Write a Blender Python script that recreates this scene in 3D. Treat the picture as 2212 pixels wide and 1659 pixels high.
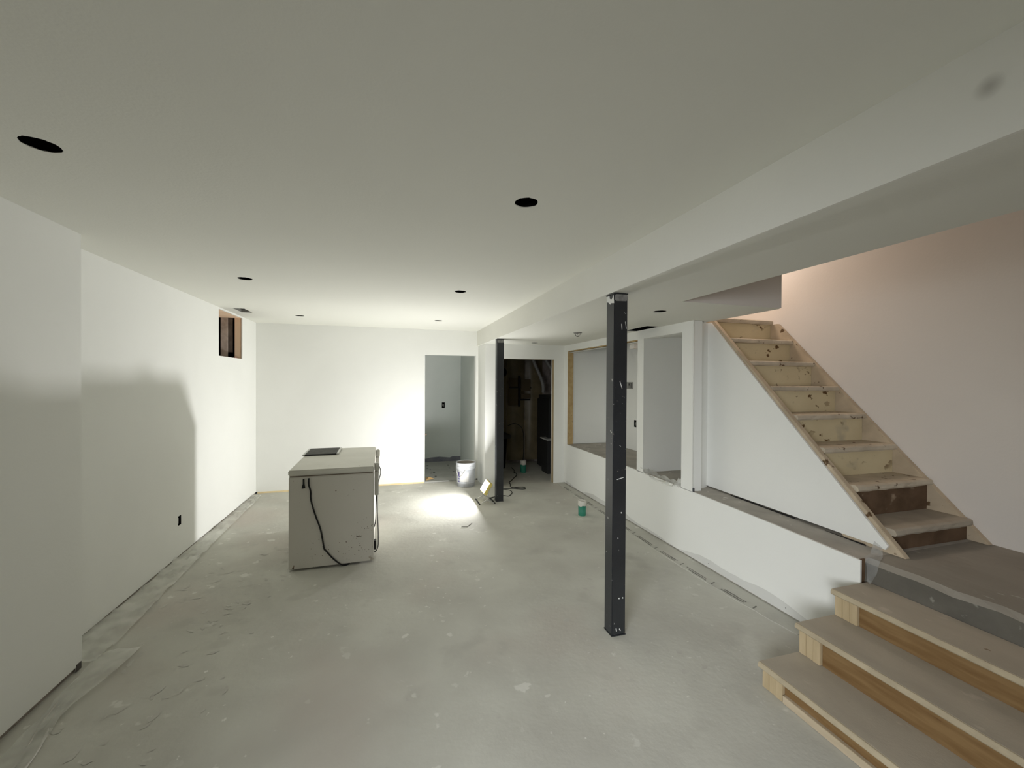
import bpy, bmesh, math, random
from mathutils import Vector, Matrix
random.seed(7)
for o in list(bpy.data.objects): bpy.data.objects.remove(o)
S = bpy.context.scene
COL = S.collection
# ------------------------------------------------------------------ camera
f, yaw, pitch, roll = 889.4, .284265, .0078591, -.0056813
cy, sy, cp, sp = math.cos(yaw), math.sin(yaw), math.cos(pitch), math.sin(pitch)
fwd = Vector((sy*cp, cy*cp, -sp)); right = Vector((cy, -sy, 0)); down = fwd.cross(right)
r2 = math.cos(roll)*right + math.sin(roll)*down
d2 = -math.sin(roll)*right + math.cos(roll)*down
cam = bpy.data.cameras.new('camera'); co = bpy.data.objects.new('camera', cam); COL.objects.link(co)
cam.sensor_width = 36; cam.lens = f/2212*36; cam.clip_start = .02
m = Matrix((r2, -d2, -fwd)).transposed().to_4x4(); m.translation = Vector((0, 0, 1.6)); co.matrix_world = m
S.camera = co
# ------------------------------------------------------------------ world, lights, exposure
w = bpy.data.worlds.new('world'); S.world = w; w.use_nodes = True
w.node_tree.nodes['Background'].inputs[0].default_value = (.75, .85, 1, 1)
w.node_tree.nodes['Background'].inputs[1].default_value = .02
S.view_settings.view_transform = 'Standard'; S.view_settings.look = 'None'
S.view_settings.gamma = 1; S.view_settings.use_curve_mapping = False
S.view_settings.exposure = 0.0
S.cycles.max_bounces = 14; S.cycles.diffuse_bounces = 10; S.cycles.glossy_bounces = 3
S.cycles.sample_clamp_indirect = 6
def area(name, loc, nrm, sx, sy_, power, col, up=(0, 0, 1), spread=180):
    l = bpy.data.lights.new(name, 'AREA'); l.shape = 'RECTANGLE'; l.size = sx; l.size_y = sy_
    l.energy = power; l.color = col; l.spread = math.radians(spread)
    o = bpy.data.objects.new(name, l); COL.objects.link(o)
    n = Vector(nrm).normalized(); z = -n; u = Vector(up); x = u.cross(z).normalized(); y = z.cross(x)
    mm = Matrix((x, y, z)).transposed().to_4x4(); mm.translation = Vector(loc); o.matrix_world = mm
    o['kind'] = 'helper'
    return o
LAMP = Vector((1.185, 5.30, .205)); LN = Vector((-.857, 0, .515))
area('work_lamp_beam', LAMP+LN*.012, LN, .19, .13, 58, (1, .995, .975), spread=180)
area('daylight_side_window', (-1.60, -1.05, 1.5), (1, 1.05, -.46), 1.5, .95, 26, (.95, .98, 1), spread=68)
area('rear_fill', (.9, -2.93, 1.2), (-.25, 1, 0), 1.6, 1.9, 2, (1, .99, .93))  # unseen fill lamp added behind the camera to lift camera-facing surfaces
area('upstairs_lamp', (3.2, 3.6, 3.3), (.5, -.6, -.75), .4, .4, 12, (1, .82, .69), up=(1, 0, 0))
area('stairwell_fill', (3.0, -.6, 4.3), (.25, .3, -1), 1.2, 1.2, 1.5, (1, .95, .9), up=(1, 0, 0))  # added fill lamp above the stairwell, brightens the right wall; no window built
# ------------------------------------------------------------------ materials
def mat(name, base, rough=.8, var=None, vscale=3, vdet=6, bump=0, bscale=40, spots=(), metal=0, stretch=(1, 1, 1), spec=.3):
    """base colour, optional noise towards var; spots = (colour, scale, lo, hi[, maskscale, masklo, maskhi])"""
    m = bpy.data.materials.new(name); m.use_nodes = True; nt = m.node_tree; N = nt.nodes; L = nt.links
    b = N['Principled BSDF']; b.inputs['Roughness'].default_value = rough; b.inputs['Metallic'].default_value = metal
    b.inputs['Specular IOR Level'].default_value = spec
    tc = N.new('ShaderNodeTexCoord'); mp = N.new('ShaderNodeMapping'); mp.inputs['Scale'].default_value = stretch
    L.new(tc.outputs['Object'], mp.inputs[0])
    def noise(sc, det=4, dist=0, off=0):
        n = N.new('ShaderNodeTexNoise'); n.inputs['Scale'].default_value = sc; n.inputs['Detail'].default_value = det
        n.inputs['Distortion'].default_value = dist
        if off:
            a = N.new('ShaderNodeVectorMath'); a.operation = 'ADD'; a.inputs[1].default_value = (off, off*1.7, off*.6)
            L.new(mp.outputs[0], a.inputs[0]); L.new(a.outputs[0], n.inputs[0])
        else: L.new(mp.outputs[0], n.inputs[0])
        return n.outputs[0]
    def rng(src, lo, hi):
        r = N.new('ShaderNodeMapRange'); r.inputs[1].default_value = lo; r.inputs[2].default_value = hi
        L.new(src, r.inputs[0]); return r.outputs[0]
    cur = None
    def mix(fac, c2):
        nonlocal cur
        x = N.new('ShaderNodeMix'); x.data_type = 'RGBA'
        L.new(fac, x.inputs[0])
        if cur is None: x.inputs[6].default_value = (*base, 1)
        else: L.new(cur, x.inputs[6])
        x.inputs[7].default_value = (*c2, 1); cur = x.outputs[2]
    if var: mix(rng(noise(vscale, vdet, .3), .35, .68), var)
    for k, s in enumerate(spots):
        fac = rng(noise(s[1], 3, s[7] if len(s) > 7 else 0, 3.1*(k+1)), s[2], s[3])
        if len(s) > 4:
            mm = N.new('ShaderNodeMath'); mm.operation = 'MULTIPLY'
            L.new(fac, mm.inputs[0]); L.new(rng(noise(s[4], 2, 0, 11.3*(k+1)), s[5], s[6]), mm.inputs[1]); fac = mm.outputs[0]
        mix(fac, s[0])
    if cur is not None: L.new(cur, b.inputs['Base Color'])
    else: b.inputs['Base Color'].default_value = (*base, 1)
    if bump:
        bn = N.new('ShaderNodeBump'); bn.inputs['Strength'].default_value = bump; bn.inputs['Distance'].default_value = .004
        L.new(noise(bscale, 5, 0, 5), bn.inputs['Height']); L.new(bn.outputs[0], b.inputs['Normal'])
    return m
WALL = mat('primed_drywall', (.84, .845, .82), .85, (.81, .815, .79), 1.3, 5, .12, 60)
WALLG = mat('primed_drywall_cool', (.78, .81, .79), .85, (.70, .74, .72), 1.0, 5, .12, 60)
CEIL = mat('primed_ceiling', (.745, .745, .69), .9, (.725, .725, .67), .8, 5, .15, 90)
PINK = mat('stairwell_paint', (.79, .755, .715), .85, (.75, .715, .675), .9, 5, .12, 60)
BEAMM = mat('beam_paint', (.80, .795, .75), .85, (.77, .765, .72), 1.5, 5, .12, 60)
CONC = mat('dusty_concrete', (.575, .57, .515), .82, (.475, .465, .42), 1.9, 10, .4, 25,
           spots=[((.51, .465, .42), .8, .54, .78), ((.44, .43, .39), 3.2, .60, .78), ((.68, .67, .62), 9, .665, .70, 1.3, .42, .62), ((.72, .71, .66), 22, .70, .725, 1.1, .45, .6)])
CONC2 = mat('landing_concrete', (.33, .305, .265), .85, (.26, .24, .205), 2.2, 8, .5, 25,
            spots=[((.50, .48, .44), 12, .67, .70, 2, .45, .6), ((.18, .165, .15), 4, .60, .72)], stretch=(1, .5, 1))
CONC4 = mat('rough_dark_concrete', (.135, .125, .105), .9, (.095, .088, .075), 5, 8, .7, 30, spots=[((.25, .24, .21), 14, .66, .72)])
CONC3 = mat('ledge_dust', (.46, .43, .385), .9, (.36, .335, .30), 5, 8, .4, 40, spots=[((.66, .64, .60), 11, .66, .70)])
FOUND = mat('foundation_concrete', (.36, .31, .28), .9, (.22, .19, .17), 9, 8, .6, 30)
LUMB = mat('spruce_lumber', (.50, .40, .255), .7, (.42, .33, .20), 3, 5, .15, 60, spots=[((.22, .11, .04), 7, .76, .80)], stretch=(6, 6, 1))
LUMBY = mat('spruce_lumber_long', (.54, .45, .33), .7, (.45, .37, .26), 3, 5, .15, 60, spots=[((.22, .11, .04), 7, .74, .80)], stretch=(6, 1, 6))
NICHEW = mat('fresh_lumber', (.95, .72, .52), .7, (.90, .66, .46), 3, 5, .15, 60, spots=[((.25, .12, .06), 14, .72, .76)], stretch=(4, 4, 1.4))
OSB = mat('osb_board', (.52, .385, .20), .75, (.42, .29, .13), 14, 6, .3, 60, spots=[((.20, .12, .05), 18, .68, .74)])
PLYR = mat('riser_plywood', (.235, .145, .062), .7, (.16, .088, .032), 4, 7, .15, 60, spots=[((.10, .045, .015), 5, .765, .80)], stretch=(4, 1.0, 9))
TREAD = mat('dusty_tread', (.45, .40, .325), .85, (.39, .345, .28), 3, 7, .15, 70, spots=[((.52, .46, .38), 7, .66, .74), ((.24, .18, .12), 11, .76, .79)], stretch=(2, 1, 2))
NOSE = mat('tread_nosing', (.46, .39, .275), .8, (.38, .32, .225), 9, 6, .2, 70, spots=[((.30, .17, .08), 8, .74, .79)], stretch=(1.5, 1, 1.5))
CREAM = mat('worn_cream_paint', (.68, .585, .385), .75, (.58, .49, .31), 3, 6, .2, 50,
            spots=[((.13, .07, .025), 17, .60, .645, 5, .47, .60), ((.46, .41, .30), 6, .64, .80)], stretch=(.7, 1, 1))
CREAMS = mat('cream_stringer', (.58, .48, .35), .8, (.44, .36, .26), 6, 6, .25, 50, spots=[((.13, .08, .04), 14, .66, .70)])
CREAMT = mat('dusty_cream_tread', (.60, .53, .42), .85, (.47, .41, .32), 7, 7, .3, 60, spots=[((.15, .10, .06), 19, .645, .69)])
BROWN = mat('bare_brown_riser', (.16, .10, .06), .85, (.09, .055, .03), 7, 8, .3, 40, spots=[((.34, .26, .18), 9, .62, .72)])
STEEL = mat('black_steel', (.020, .022, .025), .38, (.028, .030, .034), 3, 5, .08, 60, spots=[((.30, .30, .29), 26, .715, .73), ((.22, .20, .18), 60, .70, .72, 2.5, .52, .6)], spec=.5)
CHALK = mat('mud_smear', (.30, .295, .285), .8, (.18, .175, .17), 30, 6, .3, 60)
SCRAPE = mat('white_scrape', (.75, .75, .73), .7)
FRZ = mat('freezer_enamel', (.62, .60, .545), .42, (.58, .56, .505), 1.4, 5, .03, 60,
          spots=[((.16, .13, .10), 40, .70, .72, 3.2, .50, .58), ((.34, .29, .22), 11, .70, .76)], spec=.4)
FLID = mat('freezer_lid_enamel', (.64, .63, .57), .42, (.58, .57, .51), 4, 6, .03, 60, spots=[((.42, .40, .34), 12, .68, .74)], spec=.4)
RUST = mat('rust_chips', (.10, .085, .07), .8, (.18, .12, .08), 60, 4)
DKG = mat('dark_gasket', (.20, .165, .13), .8)
BLK = mat('black_rubber', (.012, .012, .012), .55)
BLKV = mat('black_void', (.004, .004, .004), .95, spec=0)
CAN = mat('hole_lining', (.012, .011, .010), .9, spec=.02)
GREYM = mat('grey_hinge', (.55, .545, .51), .5)
SCRN = mat('dark_filter_mesh', (.05, .05, .047), .7, (.085, .085, .08), 40, 5)
ALU = mat('aluminium_frame', (.62, .62, .60), .4, metal=.4)
PAIL = mat('plaster_pail', (.64, .66, .70), .55, (.52, .54, .58), 5, 6, .15, 40, spots=[((.45, .46, .48), 9, .60, .70)])
PAILB = mat('pail_base_grime', (.34, .35, .37), .7, (.45, .46, .48), 12, 5)
LABW = mat('pail_label', (.80, .79, .78), .6)
LABB = mat('pail_print', (.17, .15, .36), .6)
MUDD = mat('pail_inside', (.30, .27, .23), .8)
GREEN = mat('green_plastic', (.03, .20, .135), .45, (.04, .25, .17), 8, 4)
WPL = mat('white_plaster_rim', (.72, .70, .65), .8, (.58, .56, .50), 14, 6, .4, 60)
PVC = mat('white_pvc', (.72, .71, .69), .5)
YEL = mat('pale_plate_lumber', (.84, .70, .44), .8, (.72, .58, .34), 6, 5)
PURP = mat('unpainted_board_base', (.19, .19, .24), .85, (.26, .26, .30), 7, 5)
BATHF = mat('bath_subfloor', (.40, .40, .375), .85, (.33, .33, .31), 2.5, 6)
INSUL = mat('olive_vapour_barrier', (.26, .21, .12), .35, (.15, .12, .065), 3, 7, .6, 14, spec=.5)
DARKM = mat('dark_cabinet_metal', (.03, .03, .03), .5)
STKR = mat('grey_sticker', (.5, .5, .48), .7)
RIDGE = mat('adhesive_residue', (.17, .165, .15), .9, (.25, .245, .22), 30, 5)
GALV = mat('galvanised_metal', (.42, .41, .38), .5, (.30, .29, .27), 12, 4, metal=.4)
TAN = mat('tan_scrap', (.70, .45, .20), .8)
def emis(name, col, st):
    m = bpy.data.materials.new(name); m.use_nodes = True; b = m.node_tree.nodes['Principled BSDF']
    b.inputs['Emission Color'].default_value = (*col, 1); b.inputs['Emission Strength'].default_value = st; return m
LENS = emis('lit_lamp_lens', (1, .97, .86), 14)
def film(name, op, col=(.80, .80, .75)):
    m = bpy.data.materials.new(name); m.use_nodes = True; nt = m.node_tree; N = nt.nodes; L = nt.links
    b = N['Principled BSDF']; b.inputs['Base Color'].default_value = (*col, 1); b.inputs['Roughness'].default_value = .35
    t = N.new('ShaderNodeBsdfTransparent'); x = N.new('ShaderNodeMixShader'); n = N.new('ShaderNodeTexNoise'); n.inputs['Scale'].default_value = 5
    tc = N.new('ShaderNodeTexCoord'); L.new(tc.outputs['Object'], n.inputs[0])
    r = N.new('ShaderNodeMapRange'); r.inputs[1].default_value = .3; r.inputs[2].default_value = .7
    r.inputs[3].default_value = op-.15; r.inputs[4].default_value = op+.2; L.new(n.outputs[0], r.inputs[0])
    L.new(r.outputs[0], x.inputs[0]); L.new(t.outputs[0], x.inputs[1]); L.new(b.outputs[0], x.inputs[2])
    L.new(x.outputs[0], N['Material Output'].inputs[0]); return m
FOLD = mat('film_fold', (.50, .48, .44), .5)
FILM = film('dusty_poly_film', .38)
# ------------------------------------------------------------------ mesh helpers
def obj(name, verts, faces, m, parent=None, smooth=False, bevel=0):
    me = bpy.data.meshes.new(name); me.from_pydata([tuple(v) for v in verts], [], faces)
    for k in (m if isinstance(m, (list, tuple)) else [m]): me.materials.append(k)
    bm = bmesh.new(); bm.from_mesh(me); bmesh.ops.recalc_face_normals(bm, faces=bm.faces)
    if bevel: bmesh.ops.bevel(bm, geom=bm.edges[:], offset=bevel, segments=2, affect='EDGES', clamp_overlap=True)
    bm.to_mesh(me); bm.free()
    if smooth:
        for p in me.polygons: p.use_smooth = True
    o = bpy.data.objects.new(name, me); COL.objects.link(o)
    if parent: o.parent = parent
    return o
def tag(o, label, cat, group=None, kind=None):
    o['label'] = label; o['category'] = cat
    if group: o['group'] = group
    if kind: o['kind'] = kind
    return o
def struct(o, label=None):
    o['kind'] = 'structure'
    if label: o['label'] = label
    return o
def empty(name, loc, rz=0):
    o = bpy.data.objects.new(name, None); COL.objects.link(o); o.location = loc; o.rotation_euler = (0, 0, rz); o.empty_display_size = .1
    return o
def boxvf(b):
    x0, x1, y0, y1, z0, z1 = b
    return ([(x0,y0,z0),(x1,y0,z0),(x1,y1,z0),(x0,y1,z0),(x0,y0,z1),(x1,y0,z1),(x1,y1,z1),(x0,y1,z1)],
            [(0,3,2,1),(4,5,6,7),(0,1,5,4),(1,2,6,5),(2,3,7,6),(3,0,4,7)])
def box(name, b, m, parent=None, bevel=0):
    v, fc = boxvf(b); return obj(name, v, fc, m, parent, bevel=bevel)
def boxes(name, bs, m, parent=None, bevel=0):
    V, F = [], []
    for b in bs:
        v, fc = boxvf(b); k = len(V); V += v; F += [tuple(i+k for i in q) for q in fc]
    return obj(name, V, F, m, parent, bevel=bevel)
def solid(name, add, sub, m, parent=None, extra=None):
    """axis-aligned solid: union of add minus sub, boundary faces only"""
    ax = [sorted({round(v, 5) for b in add+sub for v in b[2*i:2*i+2]}) for i in range(3)]
    inb = lambda c, b: all(b[2*i] < c[i] < b[2*i+1] for i in range(3))
    n = [len(a)-1 for a in ax]; g = {}
    for i in range(n[0]):
        for j in range(n[1]):
            for k in range(n[2]):
                c = ((ax[0][i]+ax[0][i+1])/2, (ax[1][j]+ax[1][j+1])/2, (ax[2][k]+ax[2][k+1])/2)
                if any(inb(c, b) for b in add) and not any(inb(c, b) for b in sub): g[i, j, k] = 1
    V, F, ix = [], [], {}
    def vid(i, j, k):
        if (i, j, k) not in ix: ix[i, j, k] = len(V); V.append((ax[0][i], ax[1][j], ax[2][k]))
        return ix[i, j, k]
    for (i, j, k) in g:
        for d, q in (((-1,0,0),((0,0,0),(0,0,1),(0,1,1),(0,1,0))), ((1,0,0),((1,0,0),(1,1,0),(1,1,1),(1,0,1))),
                     ((0,-1,0),((0,0,0),(1,0,0),(1,0,1),(0,0,1))), ((0,1,0),((0,1,0),(0,1,1),(1,1,1),(1,1,0))),
                     ((0,0,-1),((0,0,0),(0,1,0),(1,1,0),(1,0,0))), ((0,0,1),((0,0,1),(1,0,1),(1,1,1),(0,1,1)))):
            if (i+d[0], j+d[1], k+d[2]) not in g: F.append(tuple(vid(i+a, j+b, k+c) for a, b, c in q))
    if extra: 
        v2, f2 = extra; k = len(V); V += v2; F += [tuple(i+k for i in q) for q in f2]
    me = bpy.data.meshes.new(name); me.from_pydata(V, [], F); me.materials.append(m)
    o = bpy.data.objects.new(name, me); COL.objects.link(o)
    if parent: o.parent = parent
    return o
def prism(name, pts, axis, a0, a1, m, parent=None, bevel=0):
    """polygon pts in the other two axes extruded along axis"""
    def mk(p, a):
        return {'x': (a, p[0], p[1]), 'y': (p[0], a, p[1]), 'z': (p[0], p[1], a)}[axis]
    n = len(pts); V = [mk(p, a0) for p in pts]+[mk(p, a1) for p in pts]
    F = [tuple(range(n)), tuple(range(2*n-1, n-1, -1))]+[(i, (i+1) % n, n+(i+1) % n, n+i) for i in range(n)]
    return obj(name, V, F, m, parent, bevel=bevel)
def lathe(name, prof, m, parent=None, seg=32, loc=(0, 0, 0), smooth=True, ang=None):
    V, F = [], []; full = ang is None; a0, a1 = (0, 2*math.pi) if full else ang
    cols = seg if full else seg+1
    for r, z in prof:
        for s in range(cols):
            a = a0+(a1-a0)*s/seg; V.append((loc[0]+r*math.cos(a), loc[1]+r*math.sin(a), loc[2]+z))
    for i in range(len(prof)-1):
        for s in range(seg):
            t = (s+1) % cols if full else s+1
            F.append((i*cols+s, i*cols+t, (i+1)*cols+t, (i+1)*cols+s))
    return obj(name, V, F, m, parent, smooth)
def spline(P, n=6):
    P = [Vector(p) for p in P]; out = []
    for i in range(len(P)-1):
        a, b, c, d = P[max(i-1, 0)], P[i], P[i+1], P[min(i+2, len(P)-1)]
        for k in range(n):
            t = k/n
            out.append(.5*((2*b)+(c-a)*t+(2*a-5*b+4*c-d)*t*t+(3*b-a-3*c+d)*t**3))
    return out+[P[-1]]
def tube(name, P, r, m, parent=None, seg=8, smooth_path=True, n=6):
    P = spline(P, n) if smooth_path else [Vector(p) for p in P]
    V, F = [], []; up = Vector((0, 0, 1)); prev = None
    for i, p in enumerate(P):
        t = (P[min(i+1, len(P)-1)]-P[max(i-1, 0)]).normalized()
        a = prev if prev is not None else (up if abs(t.z) < .9 else Vector((1, 0, 0)))
        b = t.cross(a).normalized(); a = b.cross(t).normalized(); prev = a
        for s in range(seg):
            q = 2*math.pi*s/seg; V.append(p+a*math.cos(q)*r+b*math.sin(q)*r)
    for i in range(len(P)-1):
        for s in range(seg):
            F.append((i*seg+s, i*seg+(s+1) % seg, (i+1)*seg+(s+1) % seg, (i+1)*seg+s))
    F += [tuple(range(seg)), tuple(range((len(P)-1)*seg, len(P)*seg))]
    return obj(name, V, F, m, parent, True)
# ------------------------------------------------------------------ shell
YB, ZC, ZS = 6.52, 2.39, 2.155
HOLES = [(-1.144, 1.794), (.571, 1.743), (-1.11, 3.701), (.582, 3.652), (-1.098, 5.636), (.592, 5.526)]
SHOLES = [(2.036, 2.808), (2.05, 4.336), (2.01, 5.705)]
VENT = (-1.705, -1.585, 5.27, 5.56); SVENT = (2.45, 2.605, 3.58, 4.0)
HR = .052
def ringpatch(holes, z0, z1, r=HR, s=.07, n=32):
    V, F = [], []
    for hx, hy in holes:
        k = len(V)
        for z in (z0, z1):
            for i in range(n):
                a = 2*math.pi*(i+.5)/n; c, q = math.cos(a), math.sin(a); t = s/max(abs(c), abs(q))
                V.append((hx+c*t, hy+q*t, z))
            for i in range(n):
                a = 2*math.pi*(i+.5)/n; rr = r*(1+random.uniform(-.04, .05)); V.append((hx+rr*math.cos(a), hy+rr*math.sin(a), z))
        for i in range(n):
            j = (i+1) % n
            F.append((k+i, k+n+i, k+n+j, k+j)); F.append((k+n+i, k+3*n+i, k+3*n+j, k+n+j))
        # square corners
        for q in range(4):
            a = math.pi/4+q*math.pi/2; sx, sy2 = math.copysign(1, math.cos(a)), math.copysign(1, math.sin(a))
            V.append((hx+sx*s, hy+sy2*s, z0)); c = len(V)-1
            i = (int(round(a/(2*math.pi)*n-.5-.01))) % n; j = (i+1) % n
            F.append((k+i, k+j, c))
    return V, F
struct(box('floor', (-3, 3.3, -3, 6.52, -.1, 0), CONC))
struct(box('floor_utility_room', (1.35, 3.4, 6.52, 8.3, -.1, 0), CONC))
def sq(h, z0, z1): return [(x-.07, x+.07, y-.07, y+.07, z0, z1) for x, y in h]
struct(solid('ceiling', [(-3, 1.318, -3, YB, ZC, ZC+.003)], sq(HOLES, ZC-.1, ZC+.1)+[(VENT[0], VENT[1], VENT[2], VENT[3], ZC-.1, ZC+.1)], CEIL, extra=ringpatch(HOLES, ZC, ZC+.003)))
struct(box('ceiling_light_cap', (-3, 1.30, -3, YB, 2.66, 2.70), BLKV))  # black cap over the ceiling, added to block world light
struct(solid('ceiling_soffit', [(1.330, 1.93, -3, 2.41, ZS, ZS+.003), (1.330, 2.80, 2.41, 5.995, ZS, ZS+.003), (1.330, 1.334, 5.995, YB, ZS, ZS+.003)],
             sq(SHOLES, ZS-.1, ZS+.1)+[(SVENT[0], SVENT[1], SVENT[2], SVENT[3], ZS-.1, ZS+.1)], CEIL, extra=ringpatch(SHOLES, ZS, ZS+.003)))
struct(box('ceiling_soffit_light_cap', (1.34, 1.90, -3, 5.995, 2.66, 2.70), BLKV))  # unseen black caps over the soffit, added to stop light leaks
struct(box('ceiling_soffit_light_cap', (1.90, 2.78, 2.44, 5.995, 2.66, 2.70), BLKV))
bm_ = struct(box('trim_beam', (1.318, 1.3298, -3, YB, ZS, ZC), BEAMM)); bm_['label'] = 'long boxed drywall beam side running to the back wall'
# left walls
NY0, NY1, NZ0, NZ1 = 5.236, 5.975, 1.857, 2.372
struct(solid('wall_left', [(-1.832, -1.82, 2.84, YB, .02, ZC)], [(-1.9, -1.7, NY0, NY1, NZ0, NZ1), (-1.9, -1.7, 4.337, 4.395, .289, .375)], WALL))
plate = struct(box('trim_left_sill_plate', (-1.93, -1.835, 2.84, YB, 0, .038), FOUND))
struct(solid('wall_left_near', [(-1.652, -1.64, -3, 2.84, .03, ZC), (-1.832, -1.640, 2.828, 2.84, .03, ZC)],
             [(-1.7, -1.6, -1.9, -.2, .95, 2.05)], WALL))
struct(box('trim_left_near_plate', (-1.74, -1.657, -3, 2.82, 0, .038), FOUND))
struct(box('wall_left_foundation', (-2.25, -2.1, 2.6, 6.7, 0, 2.66), FOUND))
struct(box('wall_rear', (-1.7, 3.8, -3.1, -3, 0, 5.0), FOUND))
# window in near left wall (behind the camera)
win = empty('window_1', (-1.66, -1.05, .95)); struct(win)
boxes('window_frame', [(-.05, .0, -.85, -.80, 0, 1.1), (-.05, 0, .80, .85, 0, 1.1), (-.05, 0, -.80, .80, 0, .05), (-.05, 0, -.80, .80, 1.05, 1.1), (-.05, 0, -.02, .02, .05, 1.05)], PVC, win)
# unseen door frame added around the rear fill lamp (behind the camera)
dr = empty('rear_fill_surround', (.9, -2.97, 0)); struct(dr)
boxes('fill_frame', [(-.86, -.80, -.03, .03, 0, 2.2), (.80, .86, -.03, .03, 0, 2.2), (-.80, .80, -.03, .03, 2.15, 2.2), (-.80, .80, -.03, .03, 0, .22), (-.03, .03, -.03, .03, .22, 2.15)], PVC, dr)
# niche in the left wall
struct_n = lambda o: o
fr = empty('wall_opening_framing', (-1.835, 5.6, NZ0)); tag(fr, 'rough lumber framing inside the square hole high on the left wall', 'framing')
def fb(name, b, m): 
    b = (b[0]+1.835, b[1]+1.835, b[2]-5.6, b[3]-5.6, b[4]-NZ0, b[5]-NZ0); return box(name, b, m, fr)
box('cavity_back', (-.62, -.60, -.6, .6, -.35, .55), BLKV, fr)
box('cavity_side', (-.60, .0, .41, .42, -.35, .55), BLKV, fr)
fb('header', (-2.40, -1.835, 5.16, 5.985, 2.3725, 2.41), NICHEW)
fb('stud', (-1.905, -1.835, 5.978, 6.016, 1.70, 2.372), NICHEW)
fb('concrete_strip', (-2.060, -1.985, 5.985, 6.0, 1.70, 2.372), mat('grey_concrete_strip', (.62, .53, .47), .9, (.42, .35, .30), 12, 7, .8, 25))
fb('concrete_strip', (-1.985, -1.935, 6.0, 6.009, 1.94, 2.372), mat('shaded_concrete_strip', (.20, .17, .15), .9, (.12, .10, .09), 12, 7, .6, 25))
fb('wire_end', (-1.86, -1.842, 5.80, 5.86, 1.858, 1.868), mat('pink_wire', (.6, .3, .3), .6))
# back wall with doorway
struct(solid('wall_back', [(-1.832, 1.345, YB, YB+.012, .022, ZC), (-1.832, 1.345, YB+.098, YB+.11, .015, ZC), (.485, .497, YB, YB+.11, .02, 2.0), (1.295, 1.307, YB, YB+.11, 0, 2.0), (.485, 1.307, YB, YB+.11, 2.0, 2.012)],
             [(.497, 1.295, YB-.1, YB+.2, -1, 2.0)], WALL))
struct(box('trim_back_plate', (-1.80, .49, YB-.004, YB+.085, 0, .022), YEL))
struct(solid('wall_bath', [(-.9, 1.40, 8.1, 8.15, 0, 2.5), (1.31, 1.36, YB+.11, 8.1, 0, 2.5), (-.95, -.9, YB+.11, 8.1, 0, 2.5)], [(.94, 1.0, 8.0, 8.2, 1.06, 1.17)], WALLG))
struct(box('ceiling_bath', (-.9, 1.36, YB+.11, 8.1, 2.39, 2.42), CEIL))
bf = struct(box('floor_bath', (-.9, 1.31, YB+.004, 8.1, .0, .018), BATHF))
hv = []; 
for x, y in [(1.015, 7.693), (.70, 7.124), (1.008, 7.445), (1.037, 7.127), (.99, 6.853), (.66, 7.39), (.62, 7.518), (.65, 7.1), (.70, 6.85), (.64, 7.75)]: hv.append((x, y))
V, F = [], []
for x, y in hv:
    k = len(V); r = random.uniform(.014, .022)
    V += [(x+r*math.cos(a*math.pi/4), y+1.3*r*math.sin(a*math.pi/4), .0195) for a in range(8)]; F.append(tuple(range(k, k+8)))
oo = obj('glue_dabs', V, F, BLK, bf); oo['kind'] = 'stuff'
struct(prism('baseboard_bath', [(.5, .018), (1.31, .018), (1.31, .10), (1.15, .105), (1.1, .085), (.9, .11), (.72, .10), (.6, .075), (.5, .07)], 'y', 8.09, 8.1, PURP))
scrap = tag(obj('cardboard_scrap', [(.525, 6.60, .02), (.66, 6.64, .03), (.62, 6.76, .025), (.53, 6.80, .02), (.58, 6.70, .05)], [(0, 1, 4), (1, 2, 4), (2, 3, 4), (3, 0, 4)], TAN), 'small torn tan scrap on the floor just inside the back doorway', 'scrap')
# wall return between beam and utility wall
struct(box('wall_return', (1.335, 1.347, 5.995, YB+.01, 0, ZS), WALL))
ut = struct(solid('wall_utility', [(1.347, 3.4, 5.995, 6.007, 0, ZS+.25), (1.347, 3.4, 6.10, 6.112, 0, ZS+.25)], [(1.58, 2.437, 5.9, 6.2, -1, 1.935)], WALL))
boxes('jamb_stud', [(2.44, 2.478, 6.008, 6.099, 0, 1.93)], LUMB, ut)
boxes('jamb_stud', [(1.54, 1.578, 6.008, 6.099, 0, 1.93)], LUMB, ut)
boxes('door_header', [(1.54, 2.478, 6.008, 6.099, 1.937, 1.975)], LUMB, ut)
# right side: raised slab
ZF = [(-3, .57), (1.72, .57), (2.32, .590), (3.1, .606), (3.98, .618), (5.91, .616)]
def zf(y):
    for (a, za), (b, zb) in zip(ZF, ZF[1:]):
        if a <= y <= b: return za+(zb-za)*(y-a)/(b-a)
    return ZF[-1][1]
def slabY(name, x0, x1, y0, y1, zlo, m, dz=0, parent=None):
    ys = [y0]+[a for a, _ in ZF if y0 < a < y1]+[y1]; V, F = [], []
    for y in ys: V += [(x0, y, zlo), (x1, y, zlo), (x1, y, zf(y)+dz), (x0, y, zf(y)+dz)]
    for i in range(len(ys)-1):
        a, b = 4*i, 4*i+4
        for q in range(4): F.append((a+q, a+(q+1) % 4, b+(q+1) % 4, b+q))
    F += [(0, 1, 2, 3), tuple(range(4*len(ys)-4, 4*len(ys)))]
    return obj(name, V, F, m, parent)
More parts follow.
